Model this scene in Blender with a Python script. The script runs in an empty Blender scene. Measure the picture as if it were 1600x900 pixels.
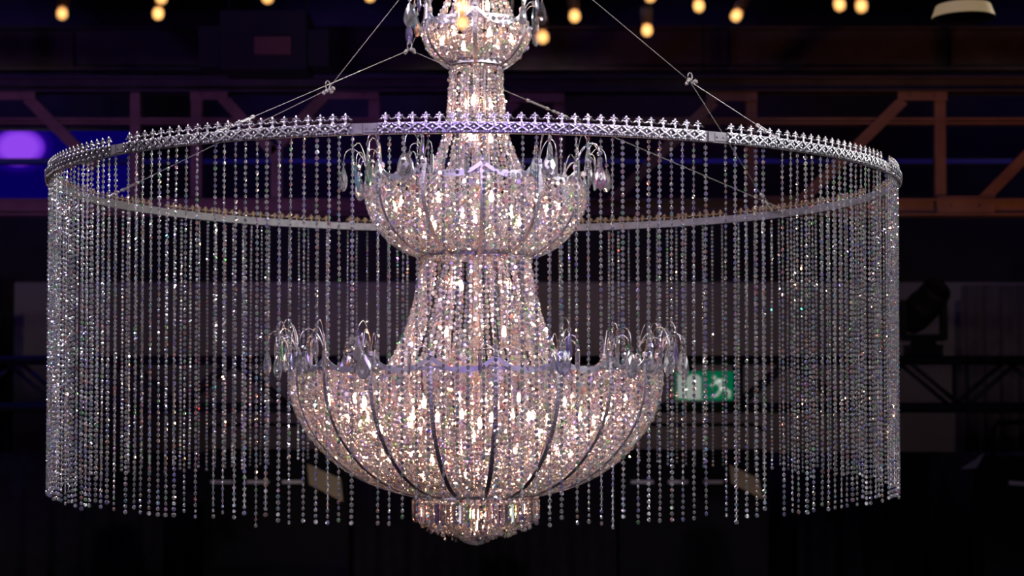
import bpy, math, random
import numpy as np
from mathutils import Vector, Matrix

random.seed(7)
rng = np.random.default_rng(7)
SC = bpy.context.scene
COL = SC.collection
PI = math.pi

# ------------------------------------------------------------------ camera
F = 2414.0            # focal length in pixels of the 1600 x 900 frame
ZC = 4.0              # eye height
TILT = 0.0263
CY = 577 - F * math.tan(TILT)
cd = bpy.data.cameras.new('camera')
cam = bpy.data.objects.new('camera', cd)
COL.objects.link(cam)
cam.location = (0, 0, ZC)
cam.rotation_euler = (PI / 2 + TILT, 0, 0)
cd.sensor_width = 36.0
cd.lens = F * 36.0 / 1600.0
cd.shift_y = (CY - 450) / 1600.0
cd.clip_end = 200
cd.dof.use_dof = True
cd.dof.focus_distance = 6.2
cd.dof.aperture_fstop = 2.5
SC.camera = cam

AX, D, R = -0.174, 7.48, 1.986     # axis of the chandelier and the ring, ring radius
S = D / F                        # metres per pixel at the axis

# ------------------------------------------------------------------ world, exposure
w = bpy.data.worlds.new('world')
SC.world = w
w.use_nodes = True
bg = w.node_tree.nodes['Background']
bg.inputs[0].default_value = (0.10, 0.06, 0.22, 1)
bg.inputs[1].default_value = 0.012
SC.view_settings.view_transform = 'Standard'
SC.view_settings.look = 'None'
SC.view_settings.gamma = 1.0
SC.view_settings.exposure = 0.0
SC.view_settings.use_curve_mapping = False
SC.cycles.use_denoising = True
SC.cycles.max_bounces = 6
SC.cycles.diffuse_bounces = 2
SC.cycles.glossy_bounces = 3
SC.cycles.transmission_bounces = 4
SC.cycles.transparent_max_bounces = 12
SC.cycles.caustics_reflective = False
SC.cycles.caustics_refractive = False
SC.cycles.sample_clamp_indirect = 4.0


def light(name, kind, loc, aim, power, color, size=0.3, cone=60, blend=0.4):
    ld = bpy.data.lights.new(name, kind)
    o = bpy.data.objects.new(name, ld)
    COL.objects.link(o)
    ld.energy = power
    ld.color = color
    if kind == 'AREA':
        ld.shape = 'DISK'
        ld.size = size
    else:
        ld.shadow_soft_size = size
    if kind == 'SPOT':
        ld.spot_size = math.radians(cone)
        ld.spot_blend = blend
    o.location = loc
    o.rotation_euler = (Vector(aim) - Vector(loc)).to_track_quat('-Z', 'Y').to_euler()
    return o


MID = (AX, D, 4.2)
# stage lights out of frame; the low, back and circling spots are added
light('wash_left', 'SPOT', (-8.5, 2.5, 8.0), MID, 1000, (1.0, 0.90, 0.97), 0.30, 32)
light('wash_right', 'SPOT', (8.5, 2.5, 8.0), MID, 1000, (1.0, 0.88, 0.88), 0.30, 32)
light('violet_front', 'SPOT', (0.5, -3.0, 8.5), (AX, 6.2, 4.6), 5500, (0.38, 0.22, 1.0), 0.30, 15, 0.8)
light('low_left', 'SPOT', (-5.5, 0.5, 2.0), MID, 420, (0.95, 0.86, 1.0), 0.25, 34)  # low pair added so the facets catch light
light('low_right', 'SPOT', (5.5, 0.5, 2.0), MID, 420, (0.95, 0.86, 1.0), 0.25, 34)
light('back_left', 'SPOT', (-7.5, 15.5, 8.5), MID, 600, (0.80, 0.76, 1.0), 0.3, 34)  # back pair added so the facets catch light from behind
light('back_right', 'SPOT', (7.5, 15.5, 8.5), MID, 600, (1.0, 0.85, 0.75), 0.3, 34)
tints = ((1, 0.86, 0.84), (0.86, 1, 0.92), (0.74, 0.70, 1), (0.86, 0.96, 1), (1, 0.9, 0.74), (1, 0.84, 0.96), (1, 1, 1), (0.72, 0.66, 1))
for k in range(17):  # unseen spots added all round to make the crystal facets sparkle
    az = math.radians((k * 137.5) % 360)
    el = math.radians(16 + 44 * ((k * 0.618 + 0.3) % 1.0))
    rr = 8.6
    light('sparkle_spot', 'SPOT', (AX + rr * math.cos(el) * math.sin(az), D - rr * math.cos(el) * math.cos(az), min(10.9, 4.2 + rr * math.sin(el))), MID,
          1150, tints[k % 8], 0.05, 32)
# light on the roof girder and the rear wall
light('girder_amber', 'SPOT', (9.0, 9.0, 1.5), (5.8, 18, 7.6), 520, (1.0, 0.34, 0.14), 0.3, 38, 0.8)
light('girder_violet', 'SPOT', (-6.0, 9.5, 2.5), (-4.0, 18, 7.2), 420, (0.42, 0.12, 1.0), 0.3, 60, 0.9)
light('truss_blue', 'SPOT', (-7.6, 18.8, 9.0), (-7.4, 20.1, 3.8), 260, (0.05, 0.06, 1.0), 0.2, 50, 1)
for x_, p_ in ((-7.5, 90), (0.0, 260), (7.5, 70)):
    light('wall_wash', 'SPOT', (x_, 19.6, 9.3), (x_, 26.9, 4.6), p_, (1.0, 0.74, 0.62), 0.2, 80, 1)
light('violet_haze_fill', 'AREA', (0, 12.0, 11.3), (0, 16.0, 0), 60, (0.30, 0.16, 1.0), 5.0)  # added area light standing in for violet haze in the hall
for x_ in (-9, -3, 3, 9):  # added spots that lift rear wall and drape like haze would
    light('rear_haze_fill', 'SPOT', (x_, 23.4, 10.9), (x_, 27.0, 8.4), 150 if x_ < 0 else 60, (0.24, 0.12, 1.0), 0.2, 75, 1)
    light('drape_haze_fill', 'SPOT', (x_, 20.6, 9.2), (x_, 23.5, 1.2), 380, (0.32, 0.16, 1.0), 0.2, 46, 1)
for x_ in (-2.6, 3.2):  # unseen spots added to brighten the cream panels and slots
    light('panel_fill', 'SPOT', (x_, 15.5, 0.9), (x_, 19.0, 2.5), 24, (1.0, 0.86, 0.62), 0.08, 34, 1)


# ------------------------------------------------------------------ pixel helper
def at(px, py, Y):
    """World point that stands at depth Y and shows at (px, py)."""
    u, v = (px - 800) / F, (CY - py) / F
    c, s = math.cos(TILT), math.sin(TILT)
    dy, dz = c - v * s, s + v * c
    return Vector((u / dy * Y, Y, ZC + dz / dy * Y))


def zaxis(py):
    return ZC + (577 - py) * S


# ------------------------------------------------------------------ materials
def new_mat(name):
    m = bpy.data.materials.new(name)
    m.use_nodes = True
    nt = m.node_tree
    nt.nodes.clear()
    out = nt.nodes.new('ShaderNodeOutputMaterial')
    return m, nt, out


def principled(name, color, rough=0.5, metal=0.0, noise=0.0, scale=20, bump=0.0, emit=None, strength=0, spec=0.5):
    m, nt, out = new_mat(name)
    p = nt.nodes.new('ShaderNodeBsdfPrincipled')
    p.inputs['Base Color'].default_value = (*color, 1)
    p.inputs['Roughness'].default_value = rough
    p.inputs['Metallic'].default_value = metal
    p.inputs['Specular IOR Level'].default_value = spec
    if emit:
        p.inputs['Emission Color'].default_value = (*emit, 1)
        p.inputs['Emission Strength'].default_value = strength
    if noise or bump:
        tc = nt.nodes.new('ShaderNodeTexCoord')
        n = nt.nodes.new('ShaderNodeTexNoise')
        n.inputs['Scale'].default_value = scale
        n.inputs['Detail'].default_value = 4
        nt.links.new(tc.outputs['Object'], n.inputs['Vector'])
        if noise:
            r = nt.nodes.new('ShaderNodeValToRGB')
            a, b = 1 - noise, 1 + noise
            r.color_ramp.elements[0].position = 0.3
            r.color_ramp.elements[1].position = 0.7
            r.color_ramp.elements[0].color = (*[c * a for c in color], 1)
            r.color_ramp.elements[1].color = (*[min(1, c * b) for c in color], 1)
            nt.links.new(n.outputs['Fac'], r.inputs['Fac'])
            nt.links.new(r.outputs['Color'], p.inputs['Base Color'])
        if bump:
            bp = nt.nodes.new('ShaderNodeBump')
            bp.inputs['Strength'].default_value = bump
            bp.inputs['Distance'].default_value = 0.01
            nt.links.new(n.outputs['Fac'], bp.inputs['Height'])
            nt.links.new(bp.outputs['Normal'], p.inputs['Normal'])
    nt.links.new(p.outputs['BSDF'], out.inputs['Surface'])
    return m


def crystal(name, tint, clear=0.3, body=0.3, shine=0.5, glass=0.0):
    """Cut glass: sharp sparkle, soft shimmer, light scattered through it, and clear see-through."""
    m, nt, out = new_mat(name)
    N = nt.nodes.new
    g1 = N('ShaderNodeBsdfGlossy'); g1.inputs['Roughness'].default_value = 0.04
    g2 = N('ShaderNodeBsdfGlossy'); g2.inputs['Roughness'].default_value = 0.20
    for g in (g1, g2):
        g.inputs['Color'].default_value = (*tint, 1)
    tl = N('ShaderNodeBsdfTranslucent'); tl.inputs['Color'].default_value = (*tint, 1)
    tr = N('ShaderNodeBsdfTransparent'); tr.inputs['Color'].default_value = (0.97, 0.96, 0.98, 1)
    gl = N('ShaderNodeBsdfGlass'); gl.inputs['Roughness'].default_value = 0.02; gl.inputs['IOR'].default_value = 1.55
    def mix(f, a, b):
        n_ = N('ShaderNodeMixShader'); n_.inputs[0].default_value = f
        nt.links.new(a.outputs[0], n_.inputs[1]); nt.links.new(b.outputs[0], n_.inputs[2])
        return n_
    see = mix(glass, tr, gl)
    # random clearness per stone imitates brightness changing with its turn to light
    ge = N('ShaderNodeNewGeometry')
    mr = N('ShaderNodeMapRange'); mr.inputs['To Min'].default_value = max(0.0, clear - 0.30); mr.inputs['To Max'].default_value = min(1.0, clear + 0.30)
    m3 = N('ShaderNodeMath'); m3.operation = 'FRACT'
    nt.links.new(m3.outputs[0], mr.inputs['Value'])
    # rainbow glints of dispersed light, painted as random tints on the sharp gloss
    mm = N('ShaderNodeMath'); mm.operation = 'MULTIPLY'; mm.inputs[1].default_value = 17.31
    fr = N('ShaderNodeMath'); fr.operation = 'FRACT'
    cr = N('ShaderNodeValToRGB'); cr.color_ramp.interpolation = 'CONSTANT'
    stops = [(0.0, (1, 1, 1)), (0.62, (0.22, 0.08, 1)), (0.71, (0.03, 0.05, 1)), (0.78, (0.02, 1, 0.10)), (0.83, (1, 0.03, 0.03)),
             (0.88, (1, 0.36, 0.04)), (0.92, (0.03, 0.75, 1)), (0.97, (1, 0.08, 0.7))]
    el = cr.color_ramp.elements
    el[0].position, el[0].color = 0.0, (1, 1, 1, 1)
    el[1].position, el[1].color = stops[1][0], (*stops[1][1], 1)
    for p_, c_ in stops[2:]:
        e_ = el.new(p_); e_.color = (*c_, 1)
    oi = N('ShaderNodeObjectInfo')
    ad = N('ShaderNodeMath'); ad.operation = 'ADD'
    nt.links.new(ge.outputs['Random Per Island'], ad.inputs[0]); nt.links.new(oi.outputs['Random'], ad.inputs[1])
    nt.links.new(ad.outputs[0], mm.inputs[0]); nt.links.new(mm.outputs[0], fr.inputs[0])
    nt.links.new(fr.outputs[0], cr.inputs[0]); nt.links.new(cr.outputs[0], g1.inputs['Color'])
    o = mix(clear, mix(body, mix(shine, g2, g1), tl), see)
    nt.links.new(ad.outputs[0], m3.inputs[0])
    nt.links.new(mr.outputs[0], o.inputs[0])
    nt.links.new(o.outputs[0], out.inputs['Surface'])
    return m


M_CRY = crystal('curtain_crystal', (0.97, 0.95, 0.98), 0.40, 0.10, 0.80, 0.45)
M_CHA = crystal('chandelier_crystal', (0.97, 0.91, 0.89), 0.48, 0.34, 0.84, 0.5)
M_PEN = crystal('pendant_crystal', (0.97, 0.96, 0.98), 0.62, 0.05, 0.85, 0.8)
M_WIRE = principled('bead_wire', (0.30, 0.285, 0.28), 0.3, 1.0)
M_SILVER = principled('cast_silver', (0.215, 0.205, 0.225), 0.30, 1.0, 0.2, 120, 0.3)
M_HOOP = principled('galvanised_hoop', (0.065, 0.061, 0.065), 0.5, 0.6, 0.25, 30, 0.1)
M_BRASS = principled('bare_brass', (0.10, 0.062, 0.03), 0.5, 0.7, 0.2, 80)
M_STRAP = principled('hammered_strap', (0.20, 0.18, 0.195), 0.42, 0.9, 0.25, 90, 0.6)
M_BAND = principled('polished_band', (0.24, 0.225, 0.255), 0.38, 0.9)
M_DARK = principled('black_steel', (0.02, 0.02, 0.022), 0.6, 0.2)
M_ROPE = principled('steel_cable', (0.13, 0.12, 0.115), 0.55, 0.6)
M_BULB = principled('warm_bulb', (1, 0.8, 0.6), 0.3, 0, emit=(1.0, 0.50, 0.28), strength=150)


# ------------------------------------------------------------------ mesh builder
class MB:
    def __init__(self):
        self.v, self.l, self.s, self.m, self.n = [], [], [], [], 0

    def add(self, verts, loops, sizes, mat=0):
        verts = np.asarray(verts, float).reshape(-1, 3)
        loops = np.asarray(loops, int)
        sizes = np.asarray(sizes, int)
        self.v.append(verts); self.l.append(loops + self.n); self.s.append(sizes)
        m = np.asarray(mat, int)
        self.m.append(np.full(len(sizes), int(m)) if m.ndim == 0 else m)
        self.n += len(verts)

    def faces(self, verts, faces, mat=0):
        self.add(verts, [i for f in faces for i in f], [len(f) for f in faces], mat)

    def box(self, c, size, rot=None, mat=0, taper=1.0):
        c = np.array(c, float); h = np.array(size, float) / 2
        p = np.array([[x, y, z] for z in (-1, 1) for y in (-1, 1) for x in (-1, 1)], float)
        t = np.where(p[:, 2:3] > 0, taper, 1.0)
        p[:, :2] *= t
        p *= h
        if rot is not None:
            p = p @ np.array(rot).T
        self.faces(p + c, [(0, 2, 3, 1), (4, 5, 7, 6), (0, 1, 5, 4), (2, 6, 7, 3), (0, 4, 6, 2), (1, 3, 7, 5)], mat)

    def bar(self, a, b, wx, wy, mat=0, side=(0, 1, 0)):
        """Rectangular bar from a to b; wy is its size along side, wx across it."""
        a, b = np.array(a, float), np.array(b, float)
        t = b - a; L = np.linalg.norm(t); t /= L
        s = np.array(side, float); s -= t * (s @ t)
        if np.linalg.norm(s) < 1e-6:
            s = np.array((1., 0, 0)); s -= t * (s @ t)
        s /= np.linalg.norm(s)
        r = np.cross(s, t)
        self.box((a + b) / 2, (wx, wy, L), np.stack([r, s, t], 1), mat)

    def tube(self, pts, rad, n=6, mat=0, cap=True):
        P = np.array(pts, float)
        k = len(P)
        rad = np.full(k, rad, float) if np.ndim(rad) == 0 else np.array(rad, float)
        T = np.gradient(P, axis=0); T /= np.linalg.norm(T, axis=1, keepdims=True) + 1e-12
        ref = np.array((0., 0, 1)) if abs(T[:, 2]).mean() < 0.8 else np.array((1., 0, 0))
        A = np.cross(T, ref); A /= np.linalg.norm(A, axis=1, keepdims=True) + 1e-12
        B = np.cross(T, A)
        an = np.arange(n) * 2 * PI / n
        V = P[:, None] + rad[:, None, None] * (np.cos(an)[None, :, None] * A[:, None] + np.sin(an)[None, :, None] * B[:, None])
        F_ = [(i * n + j, i * n + (j + 1) % n, (i + 1) * n + (j + 1) % n, (i + 1) * n + j) for i in range(k - 1) for j in range(n)]
        if cap:
            F_ += [tuple(range(n))[::-1], tuple((k - 1) * n + j for j in range(n))]
        self.faces(V.reshape(-1, 3), F_, mat)

    def lathe(self, prof, n=16, c=(0, 0, 0), mat=0, sx=1, sy=1, phase=0.0, rot=None):
        """prof: (radius, z) pairs; closed at both ends."""
        pr = np.array(prof, float); k = len(pr)
        an = phase + np.arange(n) * 2 * PI / n
        V = np.stack([pr[:, 0:1] * np.cos(an) * sx, pr[:, 0:1] * np.sin(an) * sy, np.repeat(pr[:, 1:2], n, 1)], 2).reshape(-1, 3)
        F_ = [(i * n + j, i * n + (j + 1) % n, (i + 1) * n + (j + 1) % n, (i + 1) * n + j) for i in range(k - 1) for j in range(n)]
        F_ += [tuple(range(n))[::-1], tuple((k - 1) * n + j for j in range(n))]
        if rot is not None:
            V = V @ np.array(rot).T
        self.faces(V + np.array(c, float), F_, mat)

    def prism(self, poly, y0, y1, mat=0, rot=None, c=(0, 0, 0)):
        """poly in x,z extruded along y."""
        n = len(poly)
        V = np.array([(x, y, z) for y in (y0, y1) for x, z in poly], float)
        F_ = [tuple(range(n)), tuple(range(n, 2 * n))[::-1]] + [(i, i + n, (i + 1) % n + n, (i + 1) % n) for i in range(n)]
        if rot is not None:
            V = V @ np.array(rot).T
        self.faces(V + np.array(c, float), F_, mat)

    def merge(self, other, mtx=None):
        for v, l, s, m in zip(other.v, other.l, other.s, other.m):
            pass
        if other.n == 0:
            return
        V = np.concatenate(other.v)
        if mtx is not None:
            M = np.array(mtx)
            V = V @ M[:3, :3].T + M[:3, 3]
        self.add(V, np.concatenate(other.l), np.concatenate(other.s), np.concatenate(other.m))

    def mesh(self, name, mats, smooth=False):
        V = np.concatenate(self.v); L = np.concatenate(self.l); Sz = np.concatenate(self.s); Mi = np.concatenate(self.m)
        me = bpy.data.meshes.new(name)
        me.vertices.add(len(V)); me.vertices.foreach_set('co', V.ravel())
        me.loops.add(len(L)); me.loops.foreach_set('vertex_index', L)
        me.polygons.add(len(Sz))
        me.polygons.foreach_set('loop_start', np.concatenate([[0], np.cumsum(Sz)[:-1]]))
        me.polygons.foreach_set('loop_total', Sz)
        for m in (mats if isinstance(mats, (list, tuple)) else [mats]):
            me.materials.append(m)
        me.polygons.foreach_set('material_index', Mi)
        me.polygons.foreach_set('use_smooth', np.full(len(Sz), smooth))
        me.update(calc_edges=True)
        me.validate()
        return me

    def build(self, name, mats, parent=None, smooth=False, loc=None):
        return put(name, self.mesh(name, mats, smooth), parent, loc)


def put(name, me, parent=None, loc=None, rz=None):
    o = bpy.data.objects.new(name, me)
    COL.objects.link(o)
    if parent:
        o.parent = parent
    if loc is not None:
        o.location = loc
    if rz is not None:
        o.rotation_euler = (0, 0, rz)
    return o


def tag(o, label, cat, group=None, kind=None):
    o['label'] = label; o['category'] = cat
    if group:
        o['group'] = group
    if kind:
        o['kind'] = kind
    return o


def thing(name, loc, label, cat, group=None):
    o = bpy.data.objects.new(name, None)
    COL.objects.link(o)
    o.location = loc
    o.empty_display_size = 0.1
    return tag(o, label, cat, group)


def structure(name, mb, mat, smooth=False):
    o = mb.build(name, mat, None, smooth)
    o['kind'] = 'structure'
    return o


def smooth_curve(pts, n):
    """Catmull-Rom through pts, resampled evenly by arc length."""
    P = np.array(pts, float)
    Q = np.vstack([2 * P[0] - P[1], P, 2 * P[-1] - P[-2]])
    out = []
    for i in range(1, len(Q) - 2):
        p0, p1, p2, p3 = Q[i - 1:i + 3]
        t = np.linspace(0, 1, 24, endpoint=False)[:, None]
        out.append(0.5 * (2 * p1 + (p2 - p0) * t + (2 * p0 - 5 * p1 + 4 * p2 - p3) * t ** 2 + (3 * p1 - p0 - 3 * p2 + p3) * t ** 3))
    out.append(P[-1:])
    C = np.vstack(out)
    s = np.concatenate([[0], np.cumsum(np.linalg.norm(np.diff(C, axis=0), axis=1))])
    if n is None:
        return C, s
    u = np.linspace(0, s[-1], n)
    return np.stack([np.interp(u, s, C[:, k]) for k in range(C.shape[1])], 1)


# ------------------------------------------------------------------ room
wallm = principled('dark_wall_paint', (0.05, 0.045, 0.055), 0.9, 0, 0.15, 2, spec=0.1)
panm = principled('pale_wall_panel', (0.40, 0.36, 0.37), 0.9, 0, 0.06, 1.5, spec=0.1)
floorm = principled('black_carpet', (0.012, 0.011, 0.014), 0.95, 0, 0.2, 40, spec=0.1)
ceilm = principled('dark_roof_sheet', (0.03, 0.028, 0.034), 0.85, 0, 0.15, 3, spec=0.1)

mb = MB(); mb.box((0, 9, -0.1), (32, 38, 0.2)); structure('floor', mb, floorm)
mb = MB(); mb.box((0, 9, 11.6), (32, 38, 0.2)); structure('ceiling', mb, ceilm)
mb = MB(); mb.box((0, 27.1, 5.75), (32, 0.2, 11.5)); structure('wall_back', mb, wallm)
mb = MB(); mb.box((-15.1, 8.5, 5.75), (0.2, 37, 11.5)); structure('wall_left', mb, wallm)
mb = MB(); mb.box((15.1, 8.5, 5.75), (0.2, 37, 11.5)); structure('wall_right', mb, wallm)
z0, z1 = at(800, 715, 26.9).z, at(800, 441, 26.9).z
mb = MB()
mb.box((0, 26.96, (z0 + z1) / 2), (30, 0.08, z1 - z0))
for k in range(-9, 10):
    mb.box((k * 1.6 + 0.4, 26.915, (z0 + z1) / 2), (0.03, 0.012, z1 - z0))
structure('trim_1', mb, panm)

# ------------------------------------------------------------------ roof girder of riveted steel
beamm = principled('dark_beam_paint', (0.10, 0.085, 0.095), 0.8, 0.0, 0.2, 3, spec=0.1)
girm = principled('painted_girder_steel', (0.34, 0.22, 0.17), 0.7, 0.1, 0.2, 3, spec=0.2)
GY = 18.0
gs = GY / F


def gz(py):
    return at(800, py, GY).z


def gx(px):
    return (px - 800) * gs


gird = thing('roof_girder', (0, GY, gz(150)), 'long lattice steel roof girder with gusset plates, lit orange at right and violet at left', 'girder')
GO = Vector((0, GY, gz(150)))


def gadd(name, mb_, mat_=None):
    V = mb_.v
    for i in range(len(V)):
        V[i] = V[i] - np.array(GO)
    return mb_.build(name, mat_ or girm, gird)


for py, th, dp in ((134, 24, 0.30), (325, 26, 0.26), (190, 10, 0.12)):
    m = MB(); zz = gz(py); h = th * gs
    m.box((0, GY, zz), (29.6, dp * 0.35, h))
    m.box((0, GY, zz + h / 2 - 0.012), (29.6, dp, 0.024))
    m.box((0, GY, zz - h / 2 + 0.012), (29.6, dp, 0.024))
    gadd('chord' if py != 190 else 'tie_bar', m, beamm if py == 134 else None)
for px, wd in ((1470, 17), (1175, 17), (874, 17), (584, 17), (306, 17), (210, 15), (-80, 17), (1765, 17)):
    m = MB()
    x = gx(px)
    m.bar((x, GY, gz(146)), (x, GY, gz(313)), wd * gs, 0.10)
    gadd('vertical', m)
for (ax, ay, bx, by) in ((1412, 158, 1250, 316), (1116, 160, 955, 316), (806, 160, 650, 316), (506, 152, 436, 225),
                         (345, 152, 428, 240), (42, 155, 150, 262), (1690, 158, 1532, 316), (432, 228, 432, 312)):
    m = MB()
    m.bar((gx(ax), GY - 0.03, gz(ay)), (gx(bx), GY - 0.03, gz(by)), 17 * gs, 0.09)
    gadd('diagonal', m)
for (xa, xb, ya, yb) in ((1402, 1479, 145, 159), (1104, 1183, 145, 160), (796, 882, 147, 162), (497, 592, 143, 157),
                         (298, 356, 143, 158), (-60, 56, 143, 158), (1462, 1552, 308, 338), (1166, 1250, 308, 338)):
    m = MB()
    m.box((gx((xa + xb) / 2), GY - 0.09, (gz(ya) + gz(yb)) / 2), ((xb - xa) * gs, 0.03, (yb - ya) * gs))
    k = max(2, int((xb - xa) / 38))
    for i in range(k):
        for j in (0,):
            xx = gx(xa + (i + 0.5) * (xb - xa) / k)
            m.lathe([(0.022, 0), (0.022, 0.012), (0.012, 0.02)], 8, (xx, GY - 0.105, (gz(ya) + gz(yb)) / 2), rot=Matrix.Rotation(PI / 2, 3, 'X'))
    gadd('gusset_plate', m)

# deep roof beams behind the girder
for nm, ya, yb, Y, lab in (('roof_beam', 44, 112, 22.5, 'deep dark steel roof beam high behind the lattice girder'),
                           ('roof_beam', -40, -8, 20.5, 'dark roof beam above the frame of the lattice girder, highest of the beams')):
    a, b = at(0, yb, Y).z, at(0, ya, Y).z
    m = MB()
    m.box((0, Y, (a + b) / 2), (29.8, 0.05, b - a))
    m.box((0, Y, b - 0.02), (29.8, 0.3, 0.04)); m.box((0, Y, a + 0.02), (29.8, 0.3, 0.04))
    for k in range(-4, 5):
        m.box((k * 3.2, Y - 0.08, (a + b) / 2), (0.03, 0.12, b - a - 0.08))
    tag(m.build(nm, beamm), lab, 'beam')

# pipe running across behind the ring; its blue light is added as emission
pipe_glow = principled('blue_pipe_glow', (0.01, 0.01, 0.1), 0.5, 0, emit=(0.02, 0.03, 0.6), strength=0.05)
Y = 21.5
zz = at(800, 252, Y).z
m = MB(); m.box((0, Y, zz), (29.6, 0.06, 0.055)); m.box((0, Y + 0.05, zz), (29.6, 0.05, 0.09), mat=1)
tag(m.build('blue_pipe', [pipe_glow, M_DARK]), 'thin level pipe across the hall behind the girder, its blue light put in as glow', 'strip light')

# ------------------------------------------------------------------ screen at the left
m_, nt, out = new_mat('led_screen_picture')
tc = nt.nodes.new('ShaderNodeTexCoord')
mp = nt.nodes.new('ShaderNodeMapping'); mp.inputs['Location'].default_value = (0.19, 0, -0.78); mp.inputs['Scale'].default_value = (1.9, 0, 2.6)
gr = nt.nodes.new('ShaderNodeTexGradient'); gr.gradient_type = 'SPHERICAL'
rp = nt.nodes.new('ShaderNodeValToRGB')
rp.color_ramp.elements[0].position = 0.0; rp.color_ramp.elements[0].color = (0.002, 0.0, 0.085, 1)
rp.color_ramp.elements[1].position = 0.55; rp.color_ramp.elements[1].color = (0.28, 0.06, 0.85, 1)
e = rp.color_ramp.elements.new(0.25); e.color = (0.01, 0.0, 0.19, 1)
e = rp.color_ramp.elements.new(0.35); e.color = (0.14, 0.02, 0.62, 1)
em = nt.nodes.new('ShaderNodeEmission')
nt.links.new(tc.outputs['Object'], mp.inputs['Vector']); nt.links.new(mp.outputs[0], gr.inputs[0])
nt.links.new(gr.outputs[0], rp.inputs[0]); nt.links.new(rp.outputs[0], em.inputs[0]); nt.links.new(em.outputs[0], out.inputs[0])
Y = 22.0
a, b = at(-130, 322, Y), at(212, 205, Y)
scr = thing('video_screen', ((a.x + b.x) / 2, Y, (a.z + b.z) / 2), 'blue video screen with a violet glow behind the left end of the ring', 'screen')
hx, hz = (b.x - a.x) / 2, (b.z - a.z) / 2
m = MB(); m.box((0, 0.06, 0), (2 * hx + 0.08, 0.12, 2 * hz + 0.08)); m.build('housing', M_DARK, scr)
m = MB(); m.box((0, -0.01, 0), (2 * hx, 0.02, 2 * hz)); m.build('display', m_, scr)

# ------------------------------------------------------------------ lighting truss across the back
TY = 20.0
zt, zb = at(800, 563, TY).z, at(800, 637, TY).z
tru = thing('lighting_truss', (0, TY, zb), 'black box truss hung level across the hall in front of the pale wall', 'truss')
trm = principled('black_truss_paint', (0.035, 0.035, 0.045), 0.5, 0.3)
for dy in (-0.28, 0.28):
    for zc in (zt, zb):
        m = MB(); m.tube([(-14.5, dy, zc - zb), (14.5, dy, zc - zb)], 0.062, 10); m.build('chord', trm, tru, True)
xs = np.arange(-14.4, 14.41, 0.72)
for dy in (-0.28, 0.28):
    for i in range(len(xs) - 1):
        m = MB()
        up = i % 2
        m.tube([(xs[i], dy, (zt - zb) if up else 0), (xs[i + 1], dy, 0 if up else (zt - zb))], 0.028, 8)
        m.build('brace', trm, tru, True)
for x in xs[::4]:
    m = MB()
    for zc in (0, zt - zb):
        m.tube([(x, -0.28, zc), (x, 0.28, zc)], 0.025, 8)
    for dy in (-0.28, 0.28):
        m.tube([(x + 0.04, dy, 0), (x + 0.04, dy, zt - zb)], 0.028, 8)
    m.build('cross_frame', trm, tru, True)
for x in (-11, 0, 11):
    m = MB(); m.tube([(x, 0, zt - zb), (x, 0, 11.5 - zb)], 0.012, 6)
    m.box((x, 0, zt - zb + 0.03), (0.1, 0.62, 0.06))
    m.build('hanger', M_DARK, tru)


# moving-head lantern standing on the truss
def moving_head(px, py, scale, turn, label):
    p = at(px, py, TY)
    t = thing('moving_head_light', (p.x, TY, zt + 0.062), label, 'stage light')
    k = scale
    m = MB(); m.box((0, 0, 0.06 * k), (0.36 * k, 0.34 * k, 0.12 * k)); m.box((0, 0, 0.14 * k), (0.26 * k, 0.26 * k, 0.06 * k), taper=0.8); m.build('base', M_DARK, t)
    m = MB()
    m.box((0, 0, 0.2 * k), (0.46 * k, 0.12 * k, 0.08 * k))
    for s in (-1, 1):
        m.box((s * 0.23 * k, 0, 0.4 * k), (0.06 * k, 0.16 * k, 0.45 * k), taper=0.9)
    m.build('yoke', M_DARK, t)
    m = MB()
    rot = Matrix.Rotation(turn, 3, 'X') @ Matrix.Rotation(0.35, 3, 'Y')
    m.lathe([(0.05, -0.34), (0.15, -0.31), (0.185, -0.2), (0.19, 0.05), (0.17, 0.12), (0.165, 0.3), (0.15, 0.33), (0.11, 0.33), (0.1, 0.3)], 20, (0, 0, 0), rot=rot)
    for v in range(len(m.v)):
        m.v[v] = m.v[v] * k + np.array((0, 0, 0.55 * k))
    m.build('head', M_DARK, t, False)
    return t


moving_head(1442, 500, 1.15, 0.9, 'black moving-head stage light standing on the truss right of the ring')

# ------------------------------------------------------------------ black drape below, pale drape at right
drm = principled('black_stage_drape', (0.03, 0.026, 0.036), 0.95, 0, 0.2, 6, spec=0.05)
pdm = principled('grey_stage_drape', (0.20, 0.17, 0.185), 0.95, 0, 0.1, 4, spec=0.05)


def drape(name, x0, x1, Y, ztop, zbot, amp, pitch, mat, label):
    n = int((x1 - x0) / pitch * 8)
    xs_ = np.linspace(x0, x1, n)
    yo = amp * np.sin(xs_ / pitch * 2 * PI) + 0.4 * amp * np.sin(xs_ / pitch * 2.7 + 1)
    m = MB()
    t = 0.012
    V = []
    for z in (zbot, ztop):
        for d in (0, t):
            V.append(np.stack([xs_, Y + yo * (1.0 if z == zbot else 0.75) + d, np.full(n, z)], 1))
    V = np.concatenate(V)
    F_ = []
    for i in range(n - 1):
        a, b = i, i + 1
        F_ += [(a, b, b + 2 * n, a + 2 * n), (b + n, a + n, a + 3 * n, b + 3 * n), (a + 2 * n, b + 2 * n, b + 3 * n, a + 3 * n), (a + n, b + n, b, a)]
    F_ += [(0, 2 * n, 3 * n, n), (n - 1, 2 * n - 1, 4 * n - 1, 3 * n - 1)]
    m.faces(V, F_)
    o = m.build(name, mat, None, True)
    return tag(o, label, 'drape')


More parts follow.
